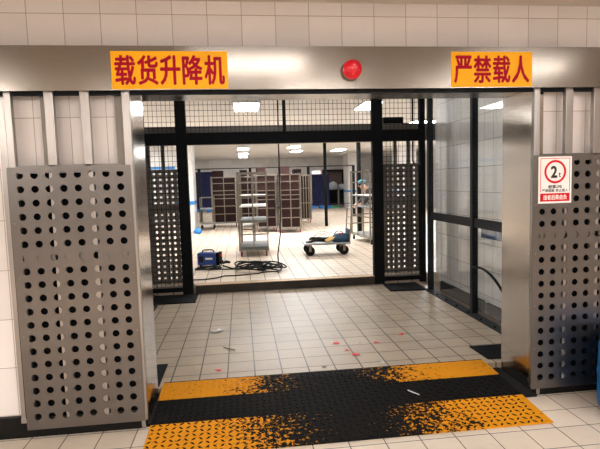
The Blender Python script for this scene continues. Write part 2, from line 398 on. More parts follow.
def yellow_sign(x0, x1, body, lab):
    t = thing('warning_sign', lab, 'sign', ((x0+x1)/2, HY0-.002, HB))
    a = (x1-x0)/2
    MB().box(-a, a, 0, .0015, .006, .238).build('plate', yel, t)
    n = len(body); cw = (2*a-.03)/n
    for k, ch in enumerate(body):
        c = -a+.015+cw*(k+.5)
        MB().add(*lettering(ch, c-cw*.465, c+cw*.465, .030, .214, -.0006, .031)).build('character', red, t)
yellow_sign(-.766, -.049, '载货升降机', 'yellow sign with five crimson characters on the left of the header')
yellow_sign(1.439, 2.020, '严禁载人', 'yellow sign with four crimson characters on the right of the header')
# alarm lamp
t = thing('alarm_lamp', 'round red alarm lamp sticking out of the steel header', 'lamp', (.752, HY0+.002, 2.368))
MB().lathe([(.0, 0), (.062, 0), (.064, .012), (.060, .022)], 28, axis='-y').build('base', st_c, t, True)
prof = [(.057, .022), (.060, .026), (.060, .05)]
for k in range(1, 9):
    a = k/8*PI/2; prof.append((.060*math.cos(a)+1e-4, .05+.042*math.sin(a)))
MB().lathe(prof, 28, axis='-y').build('lens', redlens, t, True)
f = MB()
for r, y in ((.0605, .034), (.0605, .046), (.055, .068), (.042, .083), (.026, .0895)):
    f.tube([(r*math.cos(q*PI/16), -y, r*math.sin(q*PI/16)) for q in range(33)], .0022, 5)
f.build('lens_ribs', redlens, t, True)

# ------------------------------------------------------------------ perforated sliding gates
HOLE_R, PX, PZ = .0226, .0868, .0869
COLS = [.071 + PX*i for i in range(8)]; ROWS = [.085 + PZ*i for i in range(19)]
SW, SH = .745, 1.70
def perforated(mb, HOLE_R=.0226, th=.004):
    n = 16
    x0, x1 = COLS[0]-PX/2, COLS[-1]+PX/2; z0, z1 = ROWS[0]-PZ/2, ROWS[-1]+PZ/2
    for y, fl in ((0, 0), (th, 1)):
        for a, b2, c, d in ((0, x0, 0, SH), (x1, SW, 0, SH), (x0, x1, 0, z0), (x0, x1, z1, SH)):
            mb.add([(a, y, c), (b2, y, c), (b2, y, d), (a, y, d)], [(0, 1, 2, 3)] if not fl else [(3, 2, 1, 0)])
        for cx in COLS:
            for cz in ROWS:
                vs = []
                for k in range(n):
                    a = 2*PI*k/n; ca, sa = math.cos(a), math.sin(a); mm = max(abs(ca), abs(sa))
                    vs.append((cx+ca/mm*PX/2, y, cz+sa/mm*PZ/2))
                for k in range(n):
                    a = 2*PI*k/n; vs.append((cx+HOLE_R*math.cos(a), y, cz+HOLE_R*math.sin(a)))
                mb.add(vs, [((k, (k+1) % n, n+(k+1) % n, n+k) if not fl else (n+k, n+(k+1) % n, (k+1) % n, k)) for k in range(n)])
    for cx in COLS:
        for cz in ROWS:
            vs = [(cx+HOLE_R*math.cos(2*PI*k/n), y, cz+HOLE_R*math.sin(2*PI*k/n)) for y in (0, th) for k in range(n)]
            mb.add(vs, [(k, (k+1) % n, n+(k+1) % n, n+k) for k in range(n)])
    # outer edges
    mb.box(0, SW, .0005, th-.0005, -.0015, 0).box(0, SW, .0005, th-.0005, SH, SH+.0015).box(-.0015, 0, .0005, th-.0005, 0, SH).box(SW, SW+.0015, .0005, th-.0005, 0, SH)
_pm = MB(); perforated(_pm)
_pr = MB(); perforated(_pr, .0180)
sheet_proto = None
def gate(lab, x, y, mirror, sheetmat, barmat, z0=.09, tilt=0, facing=1, top=2.33, cat='gate'):
    """a sliding leaf: sheet in front, square tubes and cross bars behind (facing=-1: sheet on the far side)"""
    t = thing('sliding_gate', lab, cat, (x, y, z0), 0)
    global sheet_proto
    s_ = 1 if not mirror else -1
    v = [((p[0] if not mirror else SW-p[0]), p[1]*facing, p[2]) for p in _pm.v]
    src = _pm if facing == 1 else _pr
    v = [((p[0] if not mirror else SW-p[0]), p[1]*facing, p[2]) for p in src.v]
    q = MB(); q.v = v; q.f = list(_pm.f); q.mi = list(_pm.mi); q.build('perforated_sheet', sheetmat, t)
    bw = .056
    cen = [.030, COLS[2]+.028, COLS[5]-.018, SW-.008]
    for c, bw in zip(cen, (.044, .056, .056, .050)):
        c = c if not mirror else SW-c
        a = (.006, .046) if facing == 1 else (-.046, -.006)
        MB().box(c-bw/2, c+bw/2, a[0], a[1], .0, top-z0).build('upright', barmat, t, bevel=.004)
    a = (.006, .030) if facing == 1 else (-.030, -.006)
    for z, h in ((ROWS[18]+.012, .05), (ROWS[12]-.026, .052), (ROWS[0]-.075, .05)):
        MB().box(.058, SW-.05, a[0], a[1], z, z+h).build('cross_bar', sheetmat, t)
    if facing == 1:
        for zz in (.3, .62, 1.0, 1.35):
            for xx in (.022, SW-.018):
                MB().lathe([(.005, 0), (.005, .002), (.003, .003)], 8, (0, 0, 0), '-y').build('rivet', st_c, t, loc=(xx, 0, zz))
    t.rotation_euler = (0, tilt, 0)
    return t
gate('perforated steel sliding gate leaf left of the lift opening', -1.434, 3.305, False, st_p, st_b, .09, -.002)
gate('perforated steel sliding gate leaf right of the lift opening, behind the load sign', 2.060, 3.305, False, st_p, st_b, .088)
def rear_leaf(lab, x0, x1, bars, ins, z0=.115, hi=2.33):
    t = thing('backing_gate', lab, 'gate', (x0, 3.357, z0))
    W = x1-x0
    MB().box(ins, W-.002, .0, .005, 0.03, 1.66).build('shade_sheet', blk, t)  # sheet coloured black to stand for the shade behind the holes
    for c in bars: MB().box(c-x0-.028, c-x0+.028, .006, .020, 0, hi-z0).build('upright', st_b if c == bars[0] else st_d, t)  # inner uprights take the darker steel, their shade put into the colour
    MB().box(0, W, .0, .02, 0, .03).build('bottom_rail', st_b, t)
rear_leaf('rear steel gate leaf with black sheet as shade behind the holes, showing at the left of the left gate', -1.492, -.735, (-1.464, -1.205, -.752), .03)
rear_leaf('rear steel gate leaf with black sheet as shade behind the holes, behind the right gate', 2.075, 2.95, (2.28, 2.50, 2.922), .0, hi=1.76)
gate('dark perforated gate leaf at the rear left of the lift, seen through mesh', -1.585, 7.60, True, st_d, st_d, HZ+.0, 0, -1, 2.3)
gate('dark perforated gate leaf at the rear right of the lift, seen through mesh', 2.14, 7.60, False, st_d, st_d, HZ+.0, 0, -1, 2.3)

# load sign on the right gate
t = thing('load_limit_sign', 'white sign with red ring reading 2 t on the right gate', 'sign', (2.223, 3.3005, 1.613))
MB().box(-.126, .126, 0, .003, -.165, .165).build('plate', white, t)
f = MB()
for a, b2, c, d in ((-.112, .112, .150, .154), (-.112, -.108, -.085, .154), (.108, .112, -.085, .154)): f.box(a, b2, -.0008, 0, c, d)
f.build('border', sred, t)
f = MB(); n = 40
vs = [(r*math.cos(2*PI*k/n), -.001, .058+r*math.sin(2*PI*k/n)) for r in (.083, .067) for k in range(n)]
f.add(vs, [(k, (k+1) % n, n+(k+1) % n, n+k) for k in range(n)]).build('ring', sred, t)
for args in (('2', -.034, .016, .014, .100, -.0012, .035), ('t', .026, .042, .018, .052, -.0012, .03),
             ('载重2吨', -.052, .052, -.060, -.036, -.0012, .018), ('严禁超载 禁止载人', -.100, .100, -.085, -.064, -.0012, .016)):
    MB().add(*lettering(*args)).build('lettering', sblack, t)
MB().box(-.112, .112, -.001, 0, -.152, -.094).build('red_band', sred, t)
MB().add(*lettering('违者后果自负', -.09, .09, -.141, -.105, -.0016, .024)).build('white_lettering', white, t)

# ------------------------------------------------------------------ ramp plate
RX, RY0, RLEN, RW = -.665, 2.965, 1.005, 2.675
t = thing('ramp_plate', 'black chequer steel ramp with worn yellow bands at the lift entrance', 'ramp', (RX, RY0, 0))
def rz(y): return .012 + min(1, y/.9)*.068
f = MB()
ys = [0, .3, .6, .9, RLEN]
for i in range(4):
    y0, y1 = ys[i], ys[i+1]; z0, z1 = rz(y0), rz(y1)
    f.add([(0,y0,z0),(RW,y0,z0),(RW,y1,z1),(0,y1,z1),(0,y0,z0-.008),(RW,y0,z0-.008),(RW,y1,z1-.008),(0,y1,z1-.008)],
          [(0,1,2,3),(7,6,5,4),(0,4,5,1),(2,6,7,3),(1,5,6,2),(3,7,4,0)])
f.build('plate', worn_plate, t)
f = MB(); p = .047
ny = int(RLEN/p); nx = int(RW/p)
for j in range(ny):
    for i in range(nx):
        cx, cy = (i+.5)*p + (.0), (j+.5)*p
        a = PI/4 if (i+j) % 2 else -PI/4
        L, Wd = .023, .0085; c, s_ = math.cos(a), math.sin(a)
        pts = [(-L, 0), (0, -Wd), (L, 0), (0, Wd)]
        z = rz(cy); sl = (.068/.9 if cy < .9 else 0)
        base = [(cx+q[0]*c-q[1]*s_, cy+q[0]*s_+q[1]*c) for q in pts]
        topv = [(cx+.6*(q[0]*c-q[1]*s_), cy+.6*(q[0]*s_+q[1]*c)) for q in pts]
        f.add([(x, y, z+(y-cy)*sl-.0005) for x, y in base]+[(x, y, z+(y-cy)*sl+.0035) for x, y in topv],
              [(4,5,6,7),(0,1,5,4),(1,2,6,5),(2,3,7,6),(3,0,4,7)])
f.build('tread_lugs', worn_lug, t)
f = MB()
for x in (.02, 1.36, 2.655): f.box(x-.012, x+.012, .1, RLEN-.12, 0.0, .02)
f.build('bearer', blk, t)
# dark sill plates at the car edge
tag(MB().box(2.025, 2.145, 3.36, 3.915, .0, .018).build('rubber_strip', rubber), 'black rubber strip between the ramp and the right jamb', 'strip')
tag(MB().box(-.698, -.670, 3.40, 3.915, .0, .018).build('rubber_strip', rubber), 'black rubber strip between the ramp and the left jamb', 'strip')
f = MB().box(-1.28, -.70, 3.93, 4.43, .06, .068)
tag(f.build('sill_plate', blk), 'black sill plate on the lift floor beside the left jamb', 'plate')
f = MB().add([(2.09,4.0,.0605),(2.60,3.95,.0605),(2.60,4.34,.0605),(2.08,4.34,.0605),(2.09,4.0,.068),(2.60,3.95,.068),(2.60,4.34,.068),(2.08,4.34,.068)],
      [(0,3,2,1),(4,5,6,7),(0,1,5,4),(1,2,6,5),(2,3,7,6),(3,0,4,7)])
tag(f.build('sill_plate', blk), 'black sill plate on the lift floor beside the right jamb', 'plate')
tag(MB().box(-1.28, -.66, 6.74, 7.26, .0605, .075).build('floor_plate', blk), 'black floor plate in front of the rear left mesh', 'plate')
f = MB().add([(2.07,6.76,.0605),(2.60,6.72,.0605),(2.60,7.24,.0605),(2.10,7.24,.0605),(2.07,6.76,.078),(2.60,6.72,.078),(2.60,7.24,.078),(2.10,7.24,.078)],
      [(0,3,2,1),(4,5,6,7),(0,1,5,4),(1,2,6,5),(2,3,7,6),(3,0,4,7)])
tag(f.build('floor_plate', blk), 'black floor plate in front of the rear right mesh', 'plate')

# ------------------------------------------------------------------ rear frame of the car with wire mesh
BY = 7.30
t = thing('mesh_frame', 'black steel frame with wire mesh across the rear of the lift', 'frame', (0, BY, .06))
def fp(name, mb, mat=blk, **k): return mb.build(name, mat, t, **k)
fp('post', MB().box(-.885, -.735, 0, .10, 0, 3.6), bevel=.006)
fp('post', MB().box(1.985, 2.145, 0, .10, 0, 3.6), bevel=.006)
fp('post', MB().box(-1.40, -1.32, 0, .08, 0, 3.6)); fp('post', MB().box(2.72, 2.80, 0, .08, 0, 3.6))
fp('beam', MB().box(-1.40, 2.80, .006, .095, 2.165, 2.335), bevel=.006)
fp('beam', MB().box(-1.40, 2.80, .01, .09, 3.05, 3.15))
fp('mullion', MB().box(.655, .70, .01, .06, 2.335, 3.05))
for x0, x1 in ((-1.32, -.885), (2.145, 2.72)):
    fp('bottom_rail', MB().box(x0, x1, .01, .07, .04, .10))
    fp('sill_strip', MB().box(x0, x1, .035, .075, .100, .112), st_c)
def mesh_panel(x0, x1, z0, z1, lab=None):
    f = MB(); r = .0026
    n = max(2, round((x1-x0)/.064)); k = max(2, round((z1-z0)/.076))
    for i in range(n+1):
        x = x0+(x1-x0)*i/n; f.box(x-r, x+r, .046, .046+2*r, z0, z1)
    for i in range(k+1):
        z = z0+(z1-z0)*i/k; f.box(x0, x1, .046+2*r, .046+4*r, z-r, z+r)
    fp('wire_mesh', f)
mesh_panel(-1.32, -.885, .112, 2.165); mesh_panel(2.145, 2.72, .112, 2.165)
mesh_panel(-1.32, -.885, 2.335, 3.05); mesh_panel(-.735, .655, 2.335, 3.05); mesh_panel(.70, 1.985, 2.335, 3.05); mesh_panel(2.145, 2.72, 2.335, 3.05)
# threshold
t2 = thing('threshold', 'dark angle steel threshold with a worn tan top edge under the rear opening', 'threshold', (0, 7.31, .06))
MB().box(-.70, 1.985, 0, .012, 0, .118).build('riser', rustdark, t2)
MB().box(-.70, 1.985, 0, .15, .118, .126).build('tread', rust, t2)
# hall side header
t2 = thing('hall_header', 'dark steel header box on the hall side above the rear opening', 'header', (0, 7.62, 0))
MB().box(-2.4, 3.05+.6, 0, .16, 2.25, 2.52).build('cover', st_d, t2)
tag(MB().box(2.26, 2.58, 7.64, 7.76, 2.52, 2.62).build('junction_box', blk, bevel=.004), 'black box standing on the hall side header', 'box')

# ------------------------------------------------------------------ glazed side partitions of the car
def partition(x, s_, lab):
    t = thing('glazed_partition', lab, 'partition', (x, 0, .06))
    for y in (5.42, 6.74): MB().box(-.04, .03, y-.032, y+.032, 0, 3.6).build('post', dark, t, bevel=.004)
    MB().box(-.045, .045, 4.00, 4.08, 0, 3.6).build('post', dark, t, bevel=.004)
    for y0, y1 in ((4.08, 5.38), (5.46, 6.70)):
        MB().box(-.02, .02, y0, y1, 1.015, 1.118).build('rail', dark, t)
        MB().box(s_*.14-.02, s_*.14+.02, y0, y1, -.0095, .13).build('kick_board', dark, t)
        MB().box(-.02, .02, y0, y1, 3.1, 3.2).build('rail', dark, t)
        for z0, z1 in ((.014, 1.015), (1.118, 3.1)):
            MB().box(-.004, .004, y0, y1, z0, z1).build('glass_pane', glassm, t)
    f = MB().box(-.10 if s_ > 0 else -.02, .02 if s_ > 0 else .10, 4.0, 6.8, .0005, .012)
    f.build('base_plate', dark, t)
    f = MB()
    for k in range(9): f.lathe([(.016, 0), (.016, .012), (.010, .016)], 6, (-.065*s_, 4.2+.31*k, .012))
    f.build('bolts', blk, t)
partition(2.66, 1, 'dark framed glass partition along the right side of the lift')
partition(-1.25, -1, 'dark framed glass partition along the left side of the lift')
tag(MB().box(3.035, 3.05, 4.3, 6.0, .88, .99).build('wall_stripe', dblue), 'dark blue stripe on the shaft wall behind the right glass', 'stripe')
pts = []
for k in range(15):
    u = k/14; pts.append((2.60, 5.36-1.05*u, .62+.04*math.sin(u*PI)*2-.50*u*u))
pts[0] = (2.618, 5.37, .62)
tag(MB().tube(pts, .014, 8).build('hanging_cable', rubber, None, True), 'thick black cable drooping from the right partition post', 'cable')

# ------------------------------------------------------------------ roll trolleys in the hall
def trolley(lab, W, D, H, rails, shelves, loc, rz, grp, wheelmat=darkred, shelfmat=None, cols=2, sides=True):
    t = thing('roll_trolley', lab, 'trolley', loc, rz, grp)
    r = .032
    for sx in (-1, 1):
        for sy in (-1, 1):
            MB().box(sx*(W/2-r/2)-r/2, sx*(W/2-r/2)+r/2, sy*(D/2-r/2)-r/2, sy*(D/2-r/2)+r/2, .12, H).build('upright', st_c, t)
            c = MB().lathe([(.004, 0), (.052, .002), (.055, .008), (.055, .026), (.052, .032), (.004, .034)], 14, (-.017, 0, 0), 'x').build('caster', wheelmat, t, loc=(sx*(W/2-.05), sy*(D/2-.06), .055))
            MB().box(-.024, .024, -.03, .03, .0, .012).box(-.024, -.019, -.02, .02, -.06, .0).box(.019, .024, -.02, .02, -.06, .0).build('fork', st_c, c, loc=(0, 0, .062))
    for sy in (-1, 1):
        f = MB()
        for z in rails: f.box(-W/2+r, W/2-r, sy*(D/2-.01)-.010, sy*(D/2-.01)+.010, z-.013, z+.013)
        for k in range(1, cols):
            x = -W/2+W*k/cols; f.box(x-.013, x+.013, sy*(D/2-.012)-.008, sy*(D/2-.012)+.008, .13, H)
        f.build('end_grid', st_c, t)
    for sx in (-1, 1):
        f = MB()
        for z in rails[::2]+[rails[-1]]: f.box(sx*(W/2-.01)-.010, sx*(W/2-.01)+.010, -D/2+r, D/2-r, z-.012, z+.012)
        for k in range(1, 3):
            y = -D/2+D*k/3; f.box(sx*(W/2-.012)-.008, sx*(W/2-.012)+.008, y-.011, y+.011, .13, H)
        f.build('side_grid', st_c, t)
    for z, h, m_ in shelves:
        MB().box(-W/2+.034, W/2-.034, -D/2+.034, D/2-.034, z-h, z).build('shelf', m_, t)
    return t
RAILS = [.14, .45, .72, .98, 1.11, 1.25, 1.50, 1.70]
DECK = [(.17, .03, galv)]
trolley('empty silver roll trolley with grey shelves, nearest behind the threshold', .60, 1.15, 1.70, [.14, .45, .70, 1.22, 1.50, 1.68],
        [(.20, .05, grey), (.735, .05, grey), (1.02, .02, wsh), (1.23, .025, wsh), (1.50, .02, wsh)], (.262, 10.52, HZ), math.radians(-3), 'roll trolleys in the hall')
# crates
def crate_mesh(W, D, H):
    f = MB(); th = .012
    f.box(-W/2, W/2, -D/2, D/2, 0, th)
    f.box(-W/2, W/2, -D/2, -D/2+th, th, H).box(-W/2, W/2, D/2-th, D/2, th, H)
    f.box(-W/2, -W/2+th, -D/2+th, D/2-th, th, H).box(W/2-th, W/2, -D/2+th, D/2-th, th, H)
    for s_ in (-1, 1):
        f.box(-W/2-.004, W/2+.004, s_*(D/2)-.005, s_*(D/2)+.005, H-.035, H)
        f.box(s_*(W/2)-.004, s_*(W/2)+.004, -D/2, D/2, H-.035, H)
        for k in range(1, 5):
            y = -D/2+D*k/5; f.box(s_*(W/2)-.004, s_*(W/2)+.004, y-.012, y+.012, .02, H-.035)
        f.box(-.012, .012, s_*D/2-.004, s_*D/2+.004, .02, H-.035)
    return f
crate_w = {}
def fill(t_loc, rz_, W, D, desc, grp, rows=7, h=.252, ny=1, toprow=True):
    cw = (W-.11)/2; cd = (D-.12)/ny
    key = (round(cw, 3), round(cd, 3))
    R_ = Matrix.Rotation(rz_, 4, 'Z')
    for j in range(ny):
        for i in range(2):
            for k in range(rows):
                if k == rows-1 and (i+j) % 2 and not toprow: continue
                p = R_ @ Vector(((i-.5)*(cw+.012), (j-(ny-1)/2)*(cd+.012), .171+k*h))
                loc = (t_loc[0]+p.x, t_loc[1]+p.y, t_loc[2]+p.z)
                if key not in crate_w:
                    crate_w[key] = o = crate_mesh(cw-.012, cd-.012, h-.002).build('crate', brown)
                else:
                    o = crate_w[key].copy(); COL.objects.link(o)
                o.location = loc; o.rotation_euler = (0, 0, rz_)
                tag(o, 'brown plastic crate stacked in '+desc, 'crate', grp)
specs = [('loaded roll trolley far left beside the white column', .87, .75, (-.556, 17.6, HZ), 0, 'the far left loaded trolley', 1),
         ('loaded roll trolley straight behind the empty silver one', .62, .75, (.26, 17.4, HZ), 0, 'the loaded trolley straight behind the empty silver one', 1),
         ('loaded roll trolley in the middle, right of the empty silver one', .62, 1.15, (.775, 15.36, HZ), 0, 'the middle loaded trolley', 1),
         ('front loaded roll trolley, just right of the black hanging cable', .62, 1.15, (1.44, 14.88, HZ), 0, 'the front loaded trolley at the black hanging cable', 1),
         ('loaded roll trolley behind the front one, with narrow upright slats', .66, .75, (2.20, 18.05, HZ), 0, 'the slatted trolley behind the front one', 1)]
for lab, W, D, loc, rz_, desc, ny in specs:
    trolley(lab, W, D, 1.74, RAILS if 'slats' not in lab else [.14, .72, 1.25, 1.70], DECK, loc, rz_, 'roll trolleys in the hall', cols=7 if 'slats' in lab else 2)
    fill(loc, rz_, W, D, desc, 'brown crates in '+desc, 7, .252, ny, False)
trolley('silver roll trolley at the right, partly behind the dark post', .62, 1.30, 1.70, [.14, .40, .62, .85, 1.10, 1.42, 1.68], [(.19, .05, galv), (.86, .03, galv), (1.12, .03, wsh)], (3.12, 11.62, HZ), math.radians(6.5), 'roll trolleys in the hall', rubber)
# low hand cart at far left
t = thing('hand_cart', 'small silver hand cart with tall frame beside the white column', 'cart', (-1.10, 16.75, HZ), 0)
MB().box(-.22, .22, -.35, .35, .16, .19).build('deck', galv, t)
MB().box(-.22, .22, -.35, .35, .68, .70).build('shelf', galv, t)
for sx in (-1, 1):
    for sy in (-1, 1): MB().tube([(sx*.21, sy*.34, .19), (sx*.21, sy*.34, 1.05)], .014).build('upright', st_c, t)
f = MB()
for sy in (-1, 1): f.tube([(-.21, sy*.34, 1.05), (.21, sy*.34, 1.05)], .014)
for sx in (-1, 1): f.tube([(sx*.21, -.34, 1.05), (sx*.21, .34, 1.05)], .014)
f.build('handrail', st_c, t)
for sx in (-1, 1):
    for sy in (-1, 1):
        MB().lathe([(.004, 0), (.075, .002), (.08, .01), (.08, .03), (.075, .038), (.004, .04)], 14, (-.02, 0, 0), 'x').build('wheel', rubber, t, True, loc=(sx*.2, sy*.26, .08))
tag(MB().lathe([(.05, 0), (.11, .004), (.12, .05), (.10, .13), (.06, .17), (.01, .18)], 16, (-1.33, 15.3, HZ)).build('cloth_bundle', blue, None, True), 'crumpled blue bundle on the floor beside the small hand cart', 'bundle')

# navy crate stacks on pallets
def pallet(loc, W, D, lab):
    t = thing('pallet', lab, 'pallet', loc)
    MB().box(-W/2, W/2, -D/2, D/2, .12, .16).build('deck', blue, t)
    for x in (-1, 0, 1):
        f = MB()
        for y in (-1, 0, 1): f.box(x*(W/2-.08)-.08, x*(W/2-.08)+.08, y*(D/2-.08)-.08, y*(D/2-.08)+.08, .0, .12)
        f.build('runner', blue, t)
def navy_stack(loc, W, D, nx, rows, h, desc, grp):
    cw = W/nx; proto = None
    for i in range(nx):
        for k in range(rows):
            if proto is None: proto = o = crate_mesh(cw-.02, D-.03, h-.002).build('crate', navy)
            else: o = proto.copy(); COL.objects.link(o)
            o.location = (loc[0]-W/2+cw*(i+.5), loc[1], loc[2]+.1605+k*h); tag(o, 'navy blue plastic crate '+desc, 'crate', grp)
pallet((4.38, 27.0, HZ), 1.0, .9, 'bright blue pallet under navy crates beside the tall black pole')
navy_stack((4.38, 27.0, HZ), .86, .8, 3, 6, .285, 'stacked beside the tall black pole', 'navy crates beside the black pole')
pallet((-1.75, 27.6, HZ), 1.3, .9, 'bright blue pallet under navy crates at the far left')
navy_stack((-1.75, 27.6, HZ), 1.2, .8, 3, 7, .285, 'stacked at the far left of the hall', 'navy crates at the far left')

# pipe frame and poles
t = thing('pipe_rail', 'long thin black pipe rail on posts crossing the hall', 'rail', (0, 20, HZ))
MB().tube([(-1.75, 0, 2.085), (4.62, 0, 2.085)], .02, 8).build('pipe', dark, t)
MB().tube([(2.2, 0, .55), (4.62, 0, .55)], .012, 8).build('pipe', dark, t)
for x in (-1.58, .42, 2.76, 4.62): MB().box(x-.055, x+.055, -.03, .03, 0, 2.1).build('post', dark, t)
tag(MB().tube([(2.78, 16.1, HZ), (2.78, 16.1, HC)], .052, 14).build('pole', blk, None, True), 'tall black pole from floor to ceiling right of the brown trolleys', 'pole')
tag(MB().tube([(3.29, 13.57, HZ), (3.29, 13.57, HC)], .06, 14).build('pole', blk, None, True), 'tall black pole beside the right-hand silver trolley', 'pole')

# far doorway, roll cages and bags
t = thing('door_opening', 'dark framed doorway in the far hall wall', 'doorway', (5.67, 29.98, HZ)); t['kind'] = 'structure'
MB().box(-.67, -.55, -.08, .1, 0, 2.17).build('jamb', dark, t); MB().box(.55, .67, -.08, .1, 0, 2.17).build('jamb', dark, t)
MB().box(-.67, .67, -.08, .1, 2.05, 2.17).build('lintel', dark, t)
MB().box(-.70, .70, 1.2, 1.25, 0, 2.3).box(-.7, -.67, .1, 1.2, 0, 2.3).box(.67, .7, .1, 1.2, 0, 2.3).box(-.7, .7, .1, 1.2, -.05, 0).box(-.7, .7, .1, 1.2, 2.3, 2.35).build('recess', pinkw, t)
for x, lab, in ((5.22, 'dark roll cage with pale bags, left of the pair by the far doorway'), (5.80, 'dark roll cage, right of the pair by the far doorway')):
    t = thing('roll_cage', lab, 'roll cage', (x, 28.0, HZ), 0, 'dark roll cages')
    MB().box(-.25, .25, -.3, .3, .12, .98).build('liner', blk, t)
    f = MB()
    for sx in (-1, 1):
        for sy in (-1, 1): f.box(sx*.265-.015, sx*.265+.015, sy*.315-.015, sy*.315+.015, .1, 1.05)
    f.box(-.28, .28, -.33, .33, .09, .12).build('frame', st_c, t)
    for sx in (-1, 1):
        for sy in (-1, 1):
            MB().lathe([(.004, 0), (.045, .002), (.045, .028), (.004, .03)], 12, (-.015, 0, 0), 'x').build('caster', rubber, t, loc=(sx*.2, sy*.24, .045))
def blob(loc, a, b2, c, mat, name, n=14):
    f = MB(); vs = []; rings = 8
    prof = []
    for k in range(rings+1):
        th = PI*k/rings - PI/2
        prof.append((max(.002, math.cos(th)), math.sin(th)))
    f.lathe(prof, n)
    f.v = [(v[0]*a*(1+random.uniform(-.12, .12)), v[1]*b2*(1+random.uniform(-.12, .12)), max(-.75, v[2])*c*(1+random.uniform(-.06, .06))) for v in f.v]
    zmin = min(v[2] for v in f.v)
    f.v = [(v[0], v[1], v[2]-zmin) for v in f.v]
    return f.build(name, mat, None, True, loc=loc)
tag(blob((5.28, 28.0, HZ+.982), .24, .24, .26, wrapm, 'plastic_bag'), 'pale blue plastic bag on the left dark roll cage', 'bag')
tag(blob((5.80, 28.0, HZ+.982), .24, .24, .18, wrapm, 'plastic_bag'), 'pale blue plastic bag on the right dark roll cage', 'bag')
t = thing('floor_scoop', 'green plastic tray on the far hall floor', 'tray', (5.1, 26.6, HZ))
MB().box(-.22, .22, -.15, .15, 0, .012).box(-.22, .22, -.15, -.138, .012, .08).box(-.22, .22, .138, .15, .012, .08).box(-.22, -.208, -.138, .138, .012, .08).box(.208, .22, -.138, .138, .012, .08).build('pan', green, t)
MB().tube([(.22, 0, .06), (.36, 0, .09)], .015).build('handle', green, t)
t = thing('exit_sign', 'small glowing red and white sign on the far hall wall', 'sign', (4.62, 29.94, 2.12))
MB().box(-.24, .24, 0, .05, 0, .16).build('case', whiteglow, t); MB().box(-.02, .2, -.006, 0, .04, .13).build('red_panel', redglow, t)

# ------------------------------------------------------------------ flat hand truck with tools
FX, FY = 1.68, 9.90
t = thing('platform_truck', 'low flat platform truck with a folding push handle', 'platform truck', (FX, FY, HZ), math.radians(-2))
MB().box(-.46, .47, -.29, .29, .218, .250).build('deck', galv, t, bevel=.006)
for sx in (-.34, .34):
    for sy in (-.21, .21):
        c = MB().lathe([(.006, 0), (.04, .004), (.088, .006), (.096, .012), (.096, .036), (.088, .042), (.04, .044), (.006, .048)], 18, (0, .024, 0), '-y').build('caster', rubber, t, True, loc=(sx, sy, .097))
        MB().box(-.03, .03, -.036, .036, .105, .117).box(-.02, .025, -.036, -.030, -.01, .105).box(-.02, .025, .030, .036, -.01, .105).build('fork', st_c, c)
h = [(.45, -.24, .24), (.475, -.24, .5), (.50, -.24, .86), (.505, -.20, .91), (.505, .20, .91), (.50, .24, .86), (.475, .24, .5), (.45, .24, .24)]
o = MB().tube(h, .014, 10).build('handle', st_c, t, True)
MB().box(.455, .47, -.225, .225, .24, .50).build('handle_plate', steelblue, o)
for z in (.60, .74): MB().tube([(.483+.03*(z-.6), -.24, z), (.483+.03*(z-.6), .24, z)], .009).build('handle_rung', st_c, o)
DZ = HZ+.2505
t = thing('tool_bag', 'dark steel blue tool bag on the platform truck beside its handle', 'bag', (FX+.29, FY-.05, DZ))
f = MB(); W, D, H = .15, .17, .16
f.add([(-W,-D,0),(W,-D,0),(W,D,0),(-W,D,0),(-W*1.1,-D*1.05,H*.45),(W*1.05,-D*1.05,H*.45),(W*1.05,D*1.05,H*.45),(-W*1.1,D*1.05,H*.45),(-W*.55,-D*.7,H),(W*.9,-D*.75,H*1.1),(W*.9,D*.75,H),(-W*.55,D*.7,H*.95)],
      [(0,3,2,1),(0,1,5,4),(1,2,6,5),(2,3,7,6),(3,0,4,7),(4,5,9,8),(5,6,10,9),(6,7,11,10),(7,4,8,11),(8,9,10,11)])
f.build('body', steelblue, t, bevel=.015)
MB().tube([(-.02+.09*math.cos(a*PI/8), 0, .15+.06*math.sin(a*PI/8)) for a in range(9)], .008).build('strap', rubber, t)
MB().box(-.05, .03, -.125, -.10, .158, .178).build('tag', sred, t)
o = tag(MB().box(-.10, .10, -.06, .06, 0, .028).build('work_glove', tan, None, bevel=.012, loc=(FX+.06, FY-.18, DZ+.055)), 'tan yellow work glove on the black hoses of the truck', 'glove')
o.rotation_euler = (.25, -.35, .5)
def coil(name, lab, cat, c, rx, ry, turns, r, z0, jit, mat=rubber, tail=None, dz=.012, head=None):
    pts = list(head or []); n = 26
    rnd = random.Random(hash(lab) % 1000 if False else len(lab))
    for k in range(int(turns*n)+1):
        a = 2*PI*k/n; tt = k/n
        w_ = 1+jit*math.sin(tt*2.3+len(lab))*.6
        pts.append((c[0]+rx*w_*math.cos(a)+jit*rx*math.sin(tt*3.7), c[1]+ry*w_*math.sin(a)+jit*ry*math.cos(tt*2.9), z0+r+ (dz*(.5+.5*math.sin(a*1.7+tt)))+dz*.35*tt))
    if tail: pts += tail
    return tag(MB().tube(pts, r, 7).build(name, mat, None, True), lab, cat)
coil('hose_coil', 'black hose coiled on the platform truck', 'hose', (FX-.14, FY-.02), .19, .17, 4.2, .016, DZ, .16, rubber, dz=.03)
coil('wire_loop', 'thin grey wire loop standing over the tools on the truck', 'wire', (FX-.05, FY+.04), .17, .14, 1.6, .006, DZ+.05, .1, st_c, dz=.10)
t = thing('clamp_tool', 'grey metal clamp lying at the left end of the truck', 'tool', (FX-.33, FY-.14, DZ), .3)
MB().tube([(-.09, 0, .02), (.0, .01, .045), (.09, 0, .03)], .016).build('jaw', st_c, t, True); MB().tube([(-.07, .06, .018), (.06, .04, .018)], .017).build('grip', rubber, t, True)

